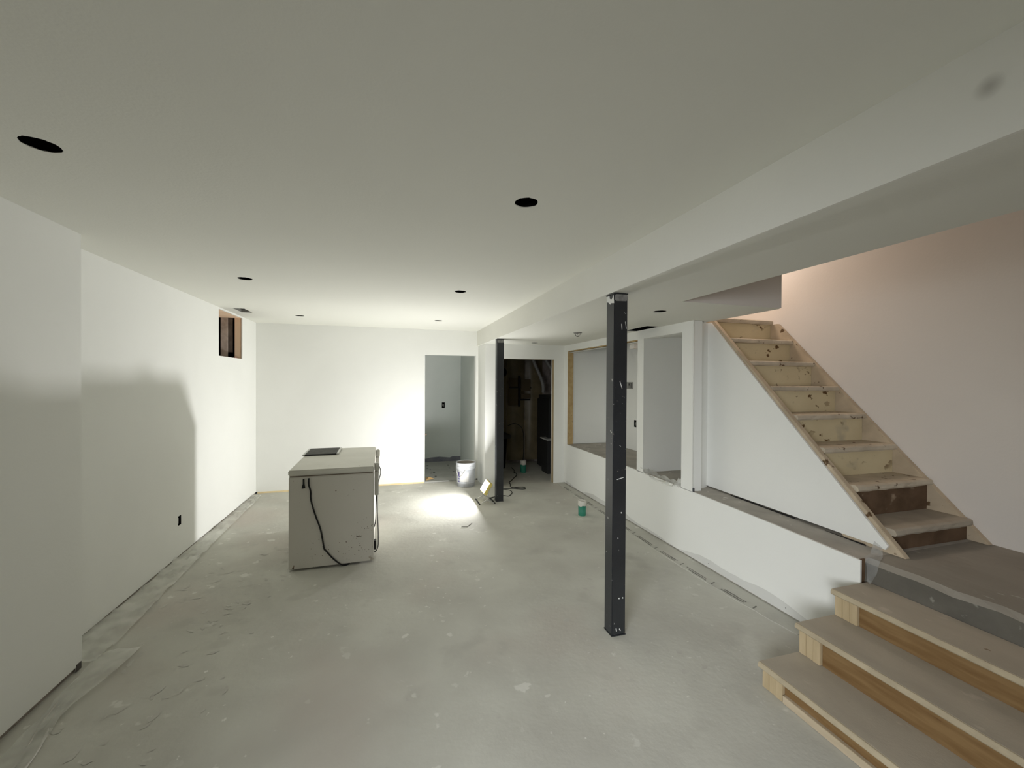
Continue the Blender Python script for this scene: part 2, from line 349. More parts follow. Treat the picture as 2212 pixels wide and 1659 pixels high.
# landing with broken front edge
V, F = [], []; n = 60
for i in range(n+1):
    y = -3+(3.0+1.73)*i/n; j = random.uniform(-.012, .012) if i % 2 else 0
    V += [(2.655, y, 0), (2.655+.004*random.random(), y, .44), (2.675+j, y, .545+j*.4), (2.705+j*1.6, y, .57), (3.69, y, .57), (3.69, y, 0)]
for i in range(n):
    for q in range(5): a = 6*i+q; F.append((a, a+1, a+7, a+6))
F += [(0, 1, 2, 3, 4, 5), tuple(range(6*n, 6*n+6))]
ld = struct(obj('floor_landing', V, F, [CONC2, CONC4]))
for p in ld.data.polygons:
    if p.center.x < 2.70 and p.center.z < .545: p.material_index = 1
struct(slabY('floor_raised', 2.66, 3.69, 1.73, 5.91, 0, CONC3))
struct(slabY('wall_knee', 2.61, 2.622, 1.715, 5.995, .012, WALL))
lb = struct(slabY('trim_knee_ledge', 2.622, 2.66, 1.73, 5.91, .0, CONC3, .002))
box('plate_end', (2.623, 2.66, 1.722, 1.73, .05, .571), BROWN, lb)
# upper part of the knee line: header and pillars
struct(solid('wall_niche_front', [(2.61, 2.71, 3.115, 5.87, 2.063, ZS), (2.61, 2.71, 3.87, 3.985, .612, 2.10), (2.61, 2.71, 3.115, 3.257, .604, 2.10)], [], WALL))
struct(box('wall_niche_corner', (2.61, 2.622, 5.87, 5.995, .616, ZS), WALL))
nf = empty('niche_opening_frame', (2.66, 5.868, .62)); tag(nf, 'bare chipboard and lumber lining around the wide niche opening', 'framing')
box('side_board', (-.048, .045, 0, .03, .0, 1.43), OSB, nf)
box('side_edge', (.045, .052, .0, .03, 0, 1.43), PVC, nf)
box('head_board', (-.040, .045, -1.88, .0, 1.431, 1.441), OSB, nf)
box('head_lath', (-.030, .03, -1.88, .0, 1.417, 1.424), ALU, nf)
struct(solid('wall_niche', [(2.71, 3.33, 5.905, 5.95, .62, ZS), (3.33, 3.36, 3.3, 5.91, .60, ZS), (2.71, 3.33, 3.87, 3.985, .612, ZS)], [(3.3, 3.4, 5.10, 5.16, .95, 1.05)], WALLG if False else WALL))
struct(box('ceiling_niche', (2.71, 3.33, 3.257, 3.87, 2.088, 2.10), WALL))
# return wall beside the stair and wall under the stair
struct(prism('wall_stair_return', [(2.712, 3.115), (2.61, 3.112), (2.61, 3.105), (2.868, 3.215), (2.868, 3.255), (2.712, 3.255)], 'z', .600, ZS, WALL))
zl = lambda y: .57+(y-1.65)*(2.175-.57)/(3.17-1.65)
us = struct(prism('wall_under_stair', [(1.745, .592), (1.80, .60), (3.22, .622), (3.22, ZS), (1.65+(ZS-.57)/1.0559+.03, ZS), (1.73, zl(1.73)-.035)], 'x', 2.862, 2.878, WALL))
# stairwell
struct(box('wall_right', (3.69, 3.75, -3, 6, .0, 5.0), PINK))
struct(box('wall_stairwell_end', (2.80, 3.69, 4.35, 4.45, 2.0, 5.0), PINK))
struct(box('wall_stairwell_back', (1.93, 2.812, 2.41, 2.425, ZS+.0032, 5.0), PINK))
struct(box('wall_stairwell_inner', (2.8002, 2.812, 2.425, 4.35, ZS, 5.0), PINK))
struct(box('wall_stairwell_left', (1.918, 1.93, -3, 2.41, ZS+.0032, 5.0), PINK))
struct(box('ceiling_stairwell', (1.9, 3.75, -3.1, 4.5, 5.0, 5.1), PINK))
# ------------------------------------------------------------------ upper staircase
st = empty('staircase', (2.9, 1.65, .57)); tag(st, 'worn cream painted wooden staircase climbing beside the pink-lit right wall', 'stairs')
def L(p): return (p[0]-2.9, p[1]-1.65, p[2]-.57)
def lbx(b): return (b[0]-2.9, b[1]-2.9, b[2]-1.65, b[3]-1.65, b[4]-.57, b[5]-.57)
for x0, x1 in ((2.88, 2.92), (3.645, 3.685)):
    pts = [(0, .001), (1.52, 1.605), (1.86, 1.605), (.34, .001)]
    prism('stringer', pts, 'x', x0-2.9, x1-2.9, CREAMS, st, bevel=.003)
for k in range(8):
    y = 1.727+.212*k; z = .670+.2145*k
    x1 = 3.643
    # tread with worn uneven nosing
    n = 14; V, F = [], []; dep = .245 if k < 7 else 1.1
    for i in range(n+1):
        x = 2.921+(x1-2.921)*i/n; e = random.uniform(-.004, .004); e2 = random.uniform(-.003, .003)
        if k == 7: pass
        V += [L((x, y+dep, z)), L((x, y+.004+e, z+e2*.6)), L((x, y-.004+e, z+.012)), L((x, y+e2, z+.033)), L((x, y+.014, z+.041)), L((x, y+dep, z+.041))]
    for i in range(n):
        for q in range(6): a = 6*i+q; b = 6*i+(q+1) % 6; F.append((a, b, b+6, a+6))
    F += [tuple(range(6)), tuple(range(6*n, 6*n+6))]
    t_ = obj('tread', V, F, CREAMT if k else TREAD, st)
    zlo = .5715 if k == 0 else z-.2145+.042
    box('riser', lbx((2.921, x1, y+.030, y+.045, zlo, z-.0005)), BROWN if k < 2 else CREAM, st)
# ------------------------------------------------------------------ entry steps
es = empty('entry_steps', (1.86, 1.70, 0)); tag(es, 'unfinished plywood steps rising from the basement floor to the concrete landing', 'steps')
SX = [1.85, 2.10, 2.36]; SZ = [.135, .298, .447]; YE = 1.70
for k in range(3):
    x0, z1 = SX[k], SZ[k]; xe = SX[k+1]+.05 if k < 2 else 2.652; z0 = 0.0015 if k == 0 else SZ[k-1]+.001
    th = .030
    pf = [(x0+.008, z1-th), (x0, z1-th+.008), (x0, z1-.010), (x0+.010, z1), (xe, z1), (xe, z1-th)]
    pf = [(a-1.86, b) for a, b in pf]
    # tread slab plus lighter front nosing
    prism('tread', [(x0+.016-1.86, z1-th), (x0+.016-1.86, z1), (xe-1.86, z1), (xe-1.86, z1-th)], 'y', -2.6, 0, TREAD, es)
    prism('nosing', [(x0+.006-1.86, z1-th), (x0-1.86, z1-th+.007), (x0-1.86, z1-.011), (x0+.008-1.86, z1-.001), (x0+.0155-1.86, z1-.0005), (x0+.0155-1.86, z1-th)], 'y', -2.6, .001, NOSE, es, bevel=.001)
    rx = x0+.028-1.86
    for q in range(3):
        a = -.004-.0385*q; xo = (0, .0015, -.001)[q]
        box('stud_block', (rx+xo, rx+.085, a-.0375, a, z0, z1-th-.001), LUMB, es, bevel=.0012)
    zz = z0+.040 if k == 0 else z0
    box('riser_board', (rx+.012, rx+.03, -2.6, -.122, zz, z1-th-.001), PLYR, es)
    if k == 0: box('toe_plate', (rx-.004, rx+.085, -2.6, -.123, z0, .040), LUMBY, es, bevel=.0015)
# ------------------------------------------------------------------ steel posts
def post(x, y, label, w_=.095, ztop=ZS-.004, near=True):
    e = empty('steel_post', (x, y, 0)); tag(e, label, 'post', 'black steel posts under the beam')
    h = w_/2
    box('shaft', (-h, h, -h, h, .006, ztop-.006), STEEL, e, bevel=.004)
    box('top_plate', (-h-.002, h+.002, -h-.002, h+.004, ztop-.006, ztop), STEEL, e)
    box('base_plate', (-h-.002, h+.002, -h-.002, h+.002, 0, .006), STEEL, e)
    prism('mud_smear', [(-h+.006, ztop-.045), (-h+.015, ztop-.050), (h-.012, ztop-.048), (h-.001, ztop-.040), (h-.001, ztop-.012), (h-.014, ztop-.007), (-h+.012, ztop-.008), (-h+.004, ztop-.018)], 'y', -h-.0015, -h+.001, CHALK, e)
    if near:
        prism('mud_smear', [(-h+.002, ztop-.064), (-.01, ztop-.058), (.0, ztop-.066), (.02, ztop-.050), (h-.006, ztop-.044), (h-.004, ztop-.012), (.012, ztop-.008), (.004, ztop-.03), (-.02, ztop-.036), (-h+.008, ztop-.012)], 'x', -h-.0015, -h+.001, SCRAPE, e)
        V, F = [], []
        for x0, z0, x1, z1, t in ((.005, 1.96, .008, 1.925, .0022), (-.004, 1.60, .012, 1.555, .0022), (.022, 2.03, .036, 2.025, .0012), (.03, 1.975, .04, 1.93, .0015), (-.004, 1.20, .006, 1.192, .001), (-.02, .985, .03, .998, .002),
                                  (.012, .78, .014, .77, .002), (-.01, .62, -.008, .612, .002), (.0, .24, .004, .232, .003), (.026, .24, .03, .232, .003), (-.018, .05, -.014, .03, .003), (.005, .045, .014, .03, .003)):
            d = Vector((x1-x0, 0, z1-z0)); n_ = Vector((-d.z, 0, d.x)).normalized()*t; k = len(V)
            a, b = Vector((x0, -h-.001, z0)), Vector((x1, -h-.001, z1))
            V += [a-n_, (a+b)/2-n_*1.3, b-n_, b+n_*.6, (a+b)/2+n_*1.2, a+n_]; F.append(tuple(range(k, k+6)))
        sc = obj('paint_nicks', V, F, SCRAPE, e); sc['kind'] = 'stuff'
    return e
p1 = post(1.374, 2.331, 'near black steel square post with white nicks standing in front of the knee wall')
p2 = post(1.379, 5.31, 'far black steel square post standing beside the glowing work light', near=False)
# ------------------------------------------------------------------ chest freezer
fz = empty('chest_freezer', (-.816, 3.779, 0), math.radians(1.2)); tag(fz, 'scuffed off-white chest freezer standing in the middle of the concrete floor', 'freezer')
W_, D_, H_ = .668, 1.11, .845
box('body', (0, W_, 0, D_, .018, .787), FRZ, fz, bevel=.006)
box('gasket', (.006, W_-.006, .006, D_-.006, .787, .797), DKG, fz)
box('base', (.07, W_-.05, .09, D_-.09, .004, .018), DKG, fz)
lid = box('lid', (-.004, W_+.004, -.006, D_+.004, .797, H_), FLID, fz, bevel=.009)
for fx, fy in ((.09, .12), (W_-.09, .12), (.09, D_-.12), (W_-.09, D_-.12)):
    lathe('foot', [(0, 0), (.016, 0), (.016, .03), (0, .03)], BLK, fz, 10, (fx, fy, 0))
for hy, ln in ((.14, .24), (.86, .20)):
    h = empty('hinge', (W_, hy, 0)); h.parent = fz
    box('hinge_cover', (.004, .040, -.032, .032, .80-ln, .775), GREYM, h, bevel=.003)
    box('hinge_head', (.004, .046, -.034, .034, .777, .850), GREYM, h, bevel=.008)
    lathe('hinge_pin', [(0, -.033), (.011, -.033), (.011, .033), (0, .033)], RUST, h, 12, (.026, 0, .812)).rotation_euler = (0, 0, 0)
# rust chips on the end panel
V, F = [], []; rr = random.Random(3)
chips = [(.035, .033, .010), (.04, .05, .006)]
for _ in range(46):
    u = rr.random(); chips.append((.67*(1-rr.random()**1.6*.75)-.012, .04+.36*rr.random()**1.4, rr.uniform(.0012, .0042)))
for _ in range(16): chips.append((rr.uniform(.03, .55), rr.uniform(.05, .22), rr.uniform(.001, .003)))
for i in range(7): chips.append((.53+.007*i, .245-.003*(i % 3), rr.uniform(.003, .006)))
for i in range(7): chips.append((.545+.008*i, .20-.02*i, rr.uniform(.0015, .0035)))
for cx, cz, r in chips:
    k = len(V); V += [(cx+r*rr.uniform(.6, 1.4)*math.cos(a*math.pi/3), -.0012, cz+r*rr.uniform(.6, 1.4)*math.sin(a*math.pi/3)) for a in range(6)]; F.append(tuple(range(k, k+6)))
ch = obj('rust_chips', V, F, RUST, fz); ch['kind'] = 'stuff'
def fpx(px, py): return ((px-624)/188*.668, (1237-py+(px-624)*-.11)/215*.84)
cd = [fpx(*p) for p in [(667, 1034), (667, 1048), (671, 1062), (672, 1082), (682, 1115), (693, 1145), (700, 1183), (704, 1189), (722, 1208), (742, 1224)]]
cord = tube('power_cord', [(x, -.009, max(z, .012)) for x, z in cd]+[(.47, .02, .009)], .0062, BLK, fz, n=4)
lp = [fpx(*p) for p in [(656, 1036), (656, 1050)]]
pl = tube('power_cord', [(lp[0][0], -.009, lp[0][1]), (lp[1][0], -.009, lp[1][1])], .0062, BLK, fz)
prism('plug', [(lp[1][0]-.006, lp[1][1]+.012), (lp[1][0]+.006, lp[1][1]+.012), (lp[1][0]+.013, lp[1][1]-.022), (lp[1][0]-.015, lp[1][1]-.026)], 'y', -.018, -.004, BLK, pl, bevel=.003)
tube('rear_cord', [(W_+.002, .14, .84), (W_+.03, .13, .835), (W_+.052, .12, .80), (W_+.056, .12, .75), (W_+.044, .12, .70), (W_+.034, .12, .66)], .0035, BLK, fz)
tube('rear_cord', [(W_+.022, .12, .57), (W_+.018, .12, .45), (W_+.014, .12, .33), (W_+.002, .12, .27)], .004, BLK, fz)
tube('rear_cord', [(W_+.028, .12, .57), (W_+.030, .12, .40), (W_+.036, .12, .28), (W_+.038, .12, .16), (W_+.036, .12, .09), (W_+.018, .12, .05), (W_+.0, .12, .045)], .004, BLK, fz)
box('relay_box', (W_+.001, W_+.022, .10, .16, .07, .15), BLK, fz, bevel=.003)
tube('thin_pipe', [(W_+.044, .14, .79), (W_+.046, .14, .72), (W_+.040, .14, .69)], .0018, GREYM, fz)
# filter panel on lid
q = [Vector(p) for p in ((-.825, 4.48, 0), (-.51, 4.471, 0), (-.545, 4.83, 0), (-.855, 4.82, 0))]
fp = empty('filter_panel', (-.68, 4.65, .8465), math.radians(1.2)); tag(fp, 'dark mesh panel in a thin metal frame lying on the freezer lid', 'panel')
box('frame_rail', (-.165, -.145, -.19, .19, 0, .014), ALU, fp, bevel=.002); box('frame_rail', (.145, .165, -.19, .19, 0, .014), ALU, fp, bevel=.002)
box('frame_rail', (-.145, .145, -.19, -.182, 0, .014), DARKM, fp); box('frame_rail', (-.145, .145, .182, .19, 0, .014), DARKM, fp)
box('filter_mesh', (-.145, .145, -.182, .182, .002, .012), SCRN, fp)
# ------------------------------------------------------------------ work light
wl = empty('work_light', (1.2, 5.3, 0)); tag(wl, 'glowing tilted flood work light on a tube stand on the floor beside the far post', 'lamp')
def wp(u, v, n_): # u along tilt (up), v along y, n along normal; relative to lamp centre
    U = Vector((.515, 0, .857)); return Vector((LAMP.x-1.2, 0, LAMP.z))+U*u+Vector((0, 1, 0))*v+LN*n_
def wbox(name, u0, u1, v0, v1, n0, n1, m, bevel=0):
    V = [wp(u, v, n_) for n_ in (n0, n1) for u, v in ((u0, v0), (u1, v0), (u1, v1), (u0, v1))]
    return obj(name, V, [(0,3,2,1),(4,5,6,7),(0,1,5,4),(1,2,6,5),(2,3,7,6),(3,0,4,7)], m, wl, bevel=bevel)
wbox('lens', -.07, .07, -.10, .10, .0, .006, LENS)
V8 = wbox('housing', -.082, .082, -.112, .112, -.045, -.001, mat('lamp_yellow', (.62, .52, .16), .5), .004)
for k in range(5): wbox('cooling_fin', -.06+.03*k-.003, -.06+.03*k+.003, -.09, .09, -.062, -.046, GREYM)
for v in (-.122, .122):
    tube('bracket', [wp(0, v, -.02), (wp(0, v, -.02)+Vector((.0, 0, -.10))), Vector((-.02, v, .03))], .005, GREYM, wl, smooth_path=False)
tube('stand', [(-.11, -.13, .009), (-.11, .13, .009)], .008, BLK, wl, smooth_path=False)
tube('stand', [(.09, -.13, .009), (.09, .13, .009)], .008, BLK, wl, smooth_path=False)
for v in (-.122, .122):
    tube('stand', [(-.11, v, .009), (-.03, v, .05), (-.02, v, .07), (.0, v, .05), (.09, v, .009)], .006, GREYM, wl, smooth_path=False)
# cord of the light
cp_ = [(1.27, 5.36, .02), (1.29, 5.44, .006), (1.42, 5.50, .006), (1.505, 5.50, .005), (1.56, 5.47, .005), (1.645, 5.60, .005), (1.66, 5.74, .005), (1.60, 5.80, .005), (1.50, 5.79, .005)]
tube('power_cord', [(x-1.2, y-5.3, z) for x, y, z in cp_], .005, BLK, wl)
ec = [(1.56, 5.88, .005), (1.64, 5.85, .005), (1.728, 5.832, .006), (1.80, 5.79, .005), (1.86, 5.76, .005), (1.91, 5.79, .005), (1.90, 5.86, .005), (1.85, 5.885, .005), (1.78, 5.86, .009), (1.735, 5.845, .012), (1.724, 5.95, .005), (1.76, 6.08, .005), (1.773, 6.192, .005), (1.85, 6.32, .005), (1.92, 6.45, .005), (2.02, 6.62, .005), (2.065, 6.781, .005), (2.05, 6.86, .005), (2.10, 7.02, .005), (2.12, 7.25, .005)]
tube('extension_cord', ec, .006, BLK, None); tag(bpy.data.objects['extension_cord'], 'black extension cord running across the floor through the dark doorway', 'cord')
# ------------------------------------------------------------------ bucket
bk = empty('plaster_pail', (1.09, 6.215, 0), math.radians(-10)); tag(bk, 'white plastic plaster pail with wire handle standing at the back doorway', 'bucket')
lathe('pail_body', [(0, .0), (.128, .0), (.131, .005), (.144, .268), (.139, .268), (.126, .012), (0, .012)], PAIL, bk, 40)
lathe('pail_base_grime', [(.1318, .004), (.1345, .055)], PAILB, bk, 40)
lathe('rim_band', [(.1445, .268), (.152, .270), (.152, .280), (.146, .282), (.146, .292), (.153, .295), (.153, .305), (.147, .307), (.150, .352), (.154, .357), (.150, .362), (.142, .358), (.139, .268)], PAIL, bk, 40)
lathe('pail_filling', [(0, .24), (.138, .24), (.141, .352)], MUDD, bk, 32)
lathe('paper_label', [(.1362, .085), (.1428, .225)], LABW, bk, 14, ang=(math.radians(-128), math.radians(-72)))
lathe('paper_label', [(.1392, .14), (.1432, .225)], LABB, bk, 5, ang=(math.radians(-146), math.radians(-130)))
for a0, z0, z1 in ((-137, .115, .135), (-139, .075, .10), (-100, .20, .205)):
    lathe('printed_mark', [(.1362+.02*(z0-.1), z0), (.1400+.02*(z1-.1)+.003, z1)], LABB, bk, 3, ang=(math.radians(a0-6), math.radians(a0+6)))
tube('wire_handle', [(.150*math.cos(math.radians(a)), .150*math.sin(math.radians(a))-.006, z) for a, z in ((-185, .285), (-160, .235), (-140, .17), (-128, .15), (-112, .19), (-98, .245), (-85, .29))], .003, GREYM, bk)
lathe('handle_grip', [(0, -.03), (.008, -.03), (.008, .03), (0, .03)], PVC, bk, 10, (-.085, -.140, .205))
# ------------------------------------------------------------------ green tubs
def tub(x, y, r, h, label, rz=0):
    e = empty('green_tub', (x, y, 0), rz); tag(e, label, 'tub', 'green tubs with white plaster tops')
    lathe('tub_body', [(0, 0), (r*.93, 0), (r*.96, .004), (r, h*.70), (r*.96, h*.70), (0, h*.69)], GREEN, e, 28)
    V, F = [], []; n = 28; prof = [(r*1.03, h*.66), (r*1.07, h*.72), (r*1.06, h*.97), (r*1.0, h), (r*.90, h*.985), (r*.86, h*.94), (0.001, h*.955)]
    for i, (a, z) in enumerate(prof):
        for s in range(n):
            t = 2*math.pi*s/n; jj = (math.sin(3*t+i)*.004+random.uniform(-.002, .002))*(1 if i in (0, 3, 4) else .4)
            V.append((a*math.cos(t), a*math.sin(t), z+jj))
    for i in range(len(prof)-1):
        for s in range(n): F.append((i*n+s, i*n+(s+1) % n, (i+1)*n+(s+1) % n, (i+1)*n+s))
    obj('white_cap', V, F, WPL, e, True)
    lathe('dark_stain', [(r*1.075, h*.70), (r*1.075, h*.80)], RIDGE, e, 5, ang=(math.radians(-52), math.radians(-22)))
    return e
tub(2.187, 4.47, .046, .178, 'green tub with white plastered top on the floor by the knee wall')
tub(2.213, 6.85, .052, .205, 'green tub with white top standing inside the dark utility room doorway', 1)
# ------------------------------------------------------------------ ceiling cut-outs
lab = ['leftmost and nearest round black ceiling cut-out, large at the upper left', 'near round black ceiling cut-out right of centre with rough chipped edge', 'middle-left round ceiling cut-out in front of the square wall hole',
       'middle-right round ceiling cut-out next to the long beam', 'far left small round ceiling cut-out near the back wall', 'far right small round ceiling cut-out near the back doorway']
for (x, y), l_ in zip(HOLES, lab):
    o = lathe('downlight_cutout', [(HR+.001, .0031), (HR+.012, .0032), (HR+.014, .15), (0, .152)], CAN, None, 24, smooth=False); o.location = (x, y, ZC); tag(o, l_, 'ceiling hole', 'round downlight cut-outs in the main ceiling')
for (x, y), l_ in zip(SHOLES, ['round cut-out in the low soffit between near post and stairwell', 'torn round soffit cut-out with dangling scraps left of the near post', 'farthest small round soffit cut-out above the utility doorway']):
    o = lathe('downlight_cutout', [(HR+.001, .0031), (HR+.012, .0032), (HR+.014, .15), (0, .152)], CAN, None, 24, smooth=False); o.location = (x, y, ZS); tag(o, l_, 'ceiling hole', 'round downlight cut-outs in the low soffit')
jb = empty('ceiling_fixture_bracket', (2.05, 4.336, ZS)); tag(jb, 'galvanised bracket and loose wires hanging from the torn soffit cut-out', 'bracket')
lathe('mounting_ring', [(.030, .0), (.045, .0), (.045, -.006), (.030, -.006), (.030, 0)], GALV, jb, 20)
tube('wire', [(-.035, 0, .0), (-.03, -.01, -.03), (-.01, -.01, -.045), (.02, 0, -.035)], .003, BLK, jb)
tube('wire', [(.02, .01, .0), (.0, 0, -.02), (-.015, .0, -.04)], .003, PVC, jb)
tube('wire', [(.035, 0, .0), (.03, .0, -.02), (.01, .01, -.03)], .003, GALV, jb)
def vent(name, b, zc, label, slats=4):
    e = empty(name, ((b[0]+b[1])/2, (b[2]+b[3])/2, zc)); tag(e, label, 'vent opening')
    hx, hy = (b[1]-b[0])/2, (b[3]-b[2])/2
    boxes('duct_boot', [(-hx-.006, -hx, -hy, hy, .004, .16), (hx, hx+.006, -hy, hy, .004, .16), (-hx, hx, -hy-.006, -hy, .004, .16), (-hx, hx, hy, hy+.006, .004, .16), (-hx, hx, -hy, hy, .16, .166)], CAN if slats == 0 else GALV, e)
    for k in range(slats):
        y = -hy+(k+1)*2*hy/(slats+1); box('damper_slat', (-hx+.01, hx-.01, y-.002, y+.012, .03, .034), CAN, e)
vent('ceiling_duct_opening', VENT, ZC, 'rectangular grey duct opening in the ceiling beside the square wall hole')
vent('soffit_duct_opening', SVENT, ZS, 'black rectangular duct opening in the low soffit above the niche', 0)
for o_ in bpy.data.objects['soffit_duct_opening'].children: o_.data.materials[0] = BLKV
n_ = 24; V = [(1.3172, .608, 2.283)]; F = []
for a in range(n_):
    t = 2*math.pi*a/n_; V.append((1.3172, .608+.036*math.cos(t)*(1+.15*math.sin(3*t)), 2.283+.030*math.sin(t)))
for a in range(n_): F.append((0, 1+a, 1+(a+1) % n_))
sm = bpy.data.materials.new('faint_smudge'); sm.use_nodes = True; nt = sm.node_tree; N = nt.nodes; Lk = nt.links
N['Principled BSDF'].inputs['Base Color'].default_value = (.22, .20, .17, 1); N['Principled BSDF'].inputs['Roughness'].default_value = .9
tc = N.new('ShaderNodeTexCoord'); vd = N.new('ShaderNodeVectorMath'); vd.operation = 'DISTANCE'; vd.inputs[1].default_value = (1.3172, .608, 2.283)
mr = N.new('ShaderNodeMapRange'); mr.inputs[1].default_value = .004; mr.inputs[2].default_value = .030; mr.inputs[3].default_value = .28; mr.inputs[4].default_value = 0
Lk.new(tc.outputs['Object'], vd.inputs[0]); Lk.new(vd.outputs['Value'], mr.inputs[0]); Lk.new(mr.outputs[0], N['Principled BSDF'].inputs['Alpha'])
sg = obj('smudge', V, F, sm, bm_)
# ------------------------------------------------------------------ electrical boxes
def obox(name, loc, axis, w2, h2, label, m=BLKV, dep=.05):
    e = empty(name, loc); tag(e, label, 'outlet box')
    if axis == 'x-': b = lambda u0, u1, d0, d1, z0, z1: (-d1, -d0, u0, u1, z0, z1)
    elif axis == 'x+': b = lambda u0, u1, d0, d1, z0, z1: (d0, d1, u0, u1, z0, z1)
    else: b = lambda u0, u1, d0, d1, z0, z1: (u0, u1, d0, d1, z0, z1)
    boxes('box_shell', [b(-w2, w2, dep-.003, dep, -h2, h2), b(-w2, -w2+.003, 0.002, dep-.003, -h2, h2), b(w2-.003, w2, .002, dep-.003, -h2, h2), b(-w2+.003, w2-.003, .002, dep-.003, -h2, -h2+.003), b(-w2+.003, w2-.003, .002, dep-.003, h2-.003, h2)], m, e)
    boxes('wire_ends', [b(-.012, -.006, .01, dep-.004, -.02, .03), b(.004, .010, .012, dep-.004, -.03, .02)], GALV, e)
    return e
obox('outlet_box', (-1.82, 4.366, .332), 'x-', .029, .043, 'black empty outlet box low in the left wall within the shadow')
obox('outlet_box', (.97, 8.1, 1.115), 'y+', .03, .055, 'black empty switch box in the wall seen through the back doorway')
obox('outlet_box', (3.33, 5.13, 1.0), 'x+', .03, .05, 'small black outlet box inside the niche beside its white pillar')
mc = tag(box('corner_bead_end', (-1.6395, -1.6375, 2.795, 2.832, .004, .042), mat('dark_bead', (.09, .08, .075), .7)), 'dark metal corner bead end at the foot of the near left wall', 'metal scrap')
mc2 = tag(box('corner_clip', (2.612, 2.622, 3.092, 3.105, .607, .640), mat('dark_clip', (.05, .055, .065), .7)), 'small dark clip at the foot of the pillar beside the stair', 'clip')
th = empty('wall_control', (3.33, 5.27, 1.54)); tag(th, 'grey square wall control plate inside the niche right of the near post', 'thermostat')
box('back_plate', (-.006, -.0005, -.085, .085, -.05, .05), mat('control_grey', (.33, .33, .31), .6), th, bevel=.002)
box('control_face', (-.022, -.007, -.055, .02, -.035, .035), mat('control_face', (.24, .24, .225), .5), th, bevel=.004)
box('dark_slot', (-.0235, -.0221, -.02, .0, .0, .03), BLK, th)
dh = tag(lathe('door_strike_knob', [(0, 0), (.014, 0), (.014, .03), (0, .03)], RUST, None, 12), 'small rusty hook on the left jamb of the back doorway', 'hook'); dh.location = (.5, 6.58, .75); dh.rotation_euler = (0, math.radians(90), 0)
# ------------------------------------------------------------------ plastic film
def sheet(name, outline_rows, m, amp=.006, sub=5, zb=.004, label=None, cat='plastic sheet', parent=None, seed=1):
    """rows of (left, right) points, subdivided and crumpled"""
    rd = random.Random(seed); rows = []
    for i in range(len(outline_rows)-1):
        for k in range(sub):
            t = k/sub; rows.append([Vector(outline_rows[i][s]).lerp(Vector(outline_rows[i+1][s]), t) for s in (0, 1)])
    rows.append([Vector(p) for p in outline_rows[-1]]); nc = 8; V, F = [], []
    for i, (a, b) in enumerate(rows):
        for j in range(nc+1):
            p = a.lerp(b, j/nc); p = p+Vector((0, 0, abs(rd.gauss(0, amp))+(amp*.8)*abs(math.sin(i*.9+j*1.3)))); p.z = max(p.z, zb); V.append(p)
    for i in range(len(rows)-1):
        for j in range(nc): a = i*(nc+1)+j; F.append((a, a+1, a+nc+2, a+nc+1))
    o = obj(name, V, F, m, parent, True)
    if label: tag(o, label, cat)
    return o
sheet('plastic_film', [((-1.815, 6.40, .004), (-1.70, 6.35, .004)), ((-1.815, 5.6, .004), (-1.68, 5.6, .004)), ((-1.815, 4.9, .004), (-1.66, 4.9, .004)), ((-1.815, 4.2, .004), (-1.63, 4.2, .004)), ((-1.815, 3.6, .004), (-1.61, 3.6, .004)), ((-1.815, 3.1, .004), (-1.58, 3.05, .004)), ((-1.80, 2.86, .004), (-1.60, 2.86, .004))],
      FILM, .010, 10, label='strip of crumpled clear poly film along the base of the far left wall', seed=2)
sheet('plastic_film', [((-1.615, 2.90, .004), (-1.585, 2.96, .004)), ((-1.60, 2.74, .004), (-1.42, 2.94, .01)), ((-1.60, 2.58, .004), (-1.415, 2.72, .03)), ((-1.565, 2.46, .004), (-1.47, 2.52, .02)), ((-1.53, 2.36, .004), (-1.49, 2.37, .006))],
      FILM, .004, 4, seed=4).name = 'flap_tmp'
sheet('plastic_film', [((-1.60, 2.72, .004), (-1.55, 2.74, .008)), ((-1.58, 2.50, .004), (-1.50, 2.50, .012)), ((-1.57, 2.2, .004), (-1.43, 2.2, .012)), ((-1.57, 1.9, .004), (-1.40, 1.88, .010)), ((-1.57, 1.2, .004), (-1.36, 1.2, .010))],
      FILM, .004, 6, label='narrow folded film strip running toward the camera along the near left wall', seed=6)
fl_ = bpy.data.objects['flap_tmp']; fl_.name = 'film_flap'
fs = [o for o in bpy.data.objects if 'toward the camera' in o.get('label', '')][0]; fl_.parent = fs
for dx in (0, .045):
    tube('film_hem', [(-1.575+dx*.2, 2.62, .008), (-1.55+dx*.6, 2.45, .009), (-1.51+dx, 2.3, .009), (-1.475+dx, 2.15, .008), (-1.42+dx, 1.7, .008), (-1.39+dx, 1.2, .008)], .005, FOLD, fs)
sheet('plastic_film', [((2.595, 3.90, .66), (2.68, 3.88, .64)), ((2.595, 3.80, .60), (2.70, 3.80, .62)), ((2.592, 3.68, .575), (2.68, 3.68, .622)), ((2.592, 3.52, .568), (2.67, 3.52, .62)), ((2.592, 3.38, .575), (2.67, 3.38, .622)), ((2.595, 3.32, .60), (2.64, 3.32, .67)), ((2.598, 3.27, .59), (2.66, 3.26, .62))],
      film('milky_film', .55, (.85, .85, .82)), .012, 4, zb=.56, label='torn milky film draped over the sill of the narrow niche', seed=9)
o = obj('plastic_flap', [(2.857, 1.80, .625), (2.857, 1.755, .60), (2.76, 1.76, .574), (2.77, 1.70, .575), (2.69, 1.745, .573), (2.70, 1.67, .574), (2.650, 1.705, .52), (2.648, 1.655, .51), (2.640, 1.700, .452), (2.625, 1.672, .4505)], [(0, 1, 2), (1, 3, 2), (2, 3, 4), (3, 5, 4), (4, 5, 6), (5, 7, 6), (6, 7, 8), (7, 9, 8)], film('grey_film', .35, (.6, .62, .62)), None)
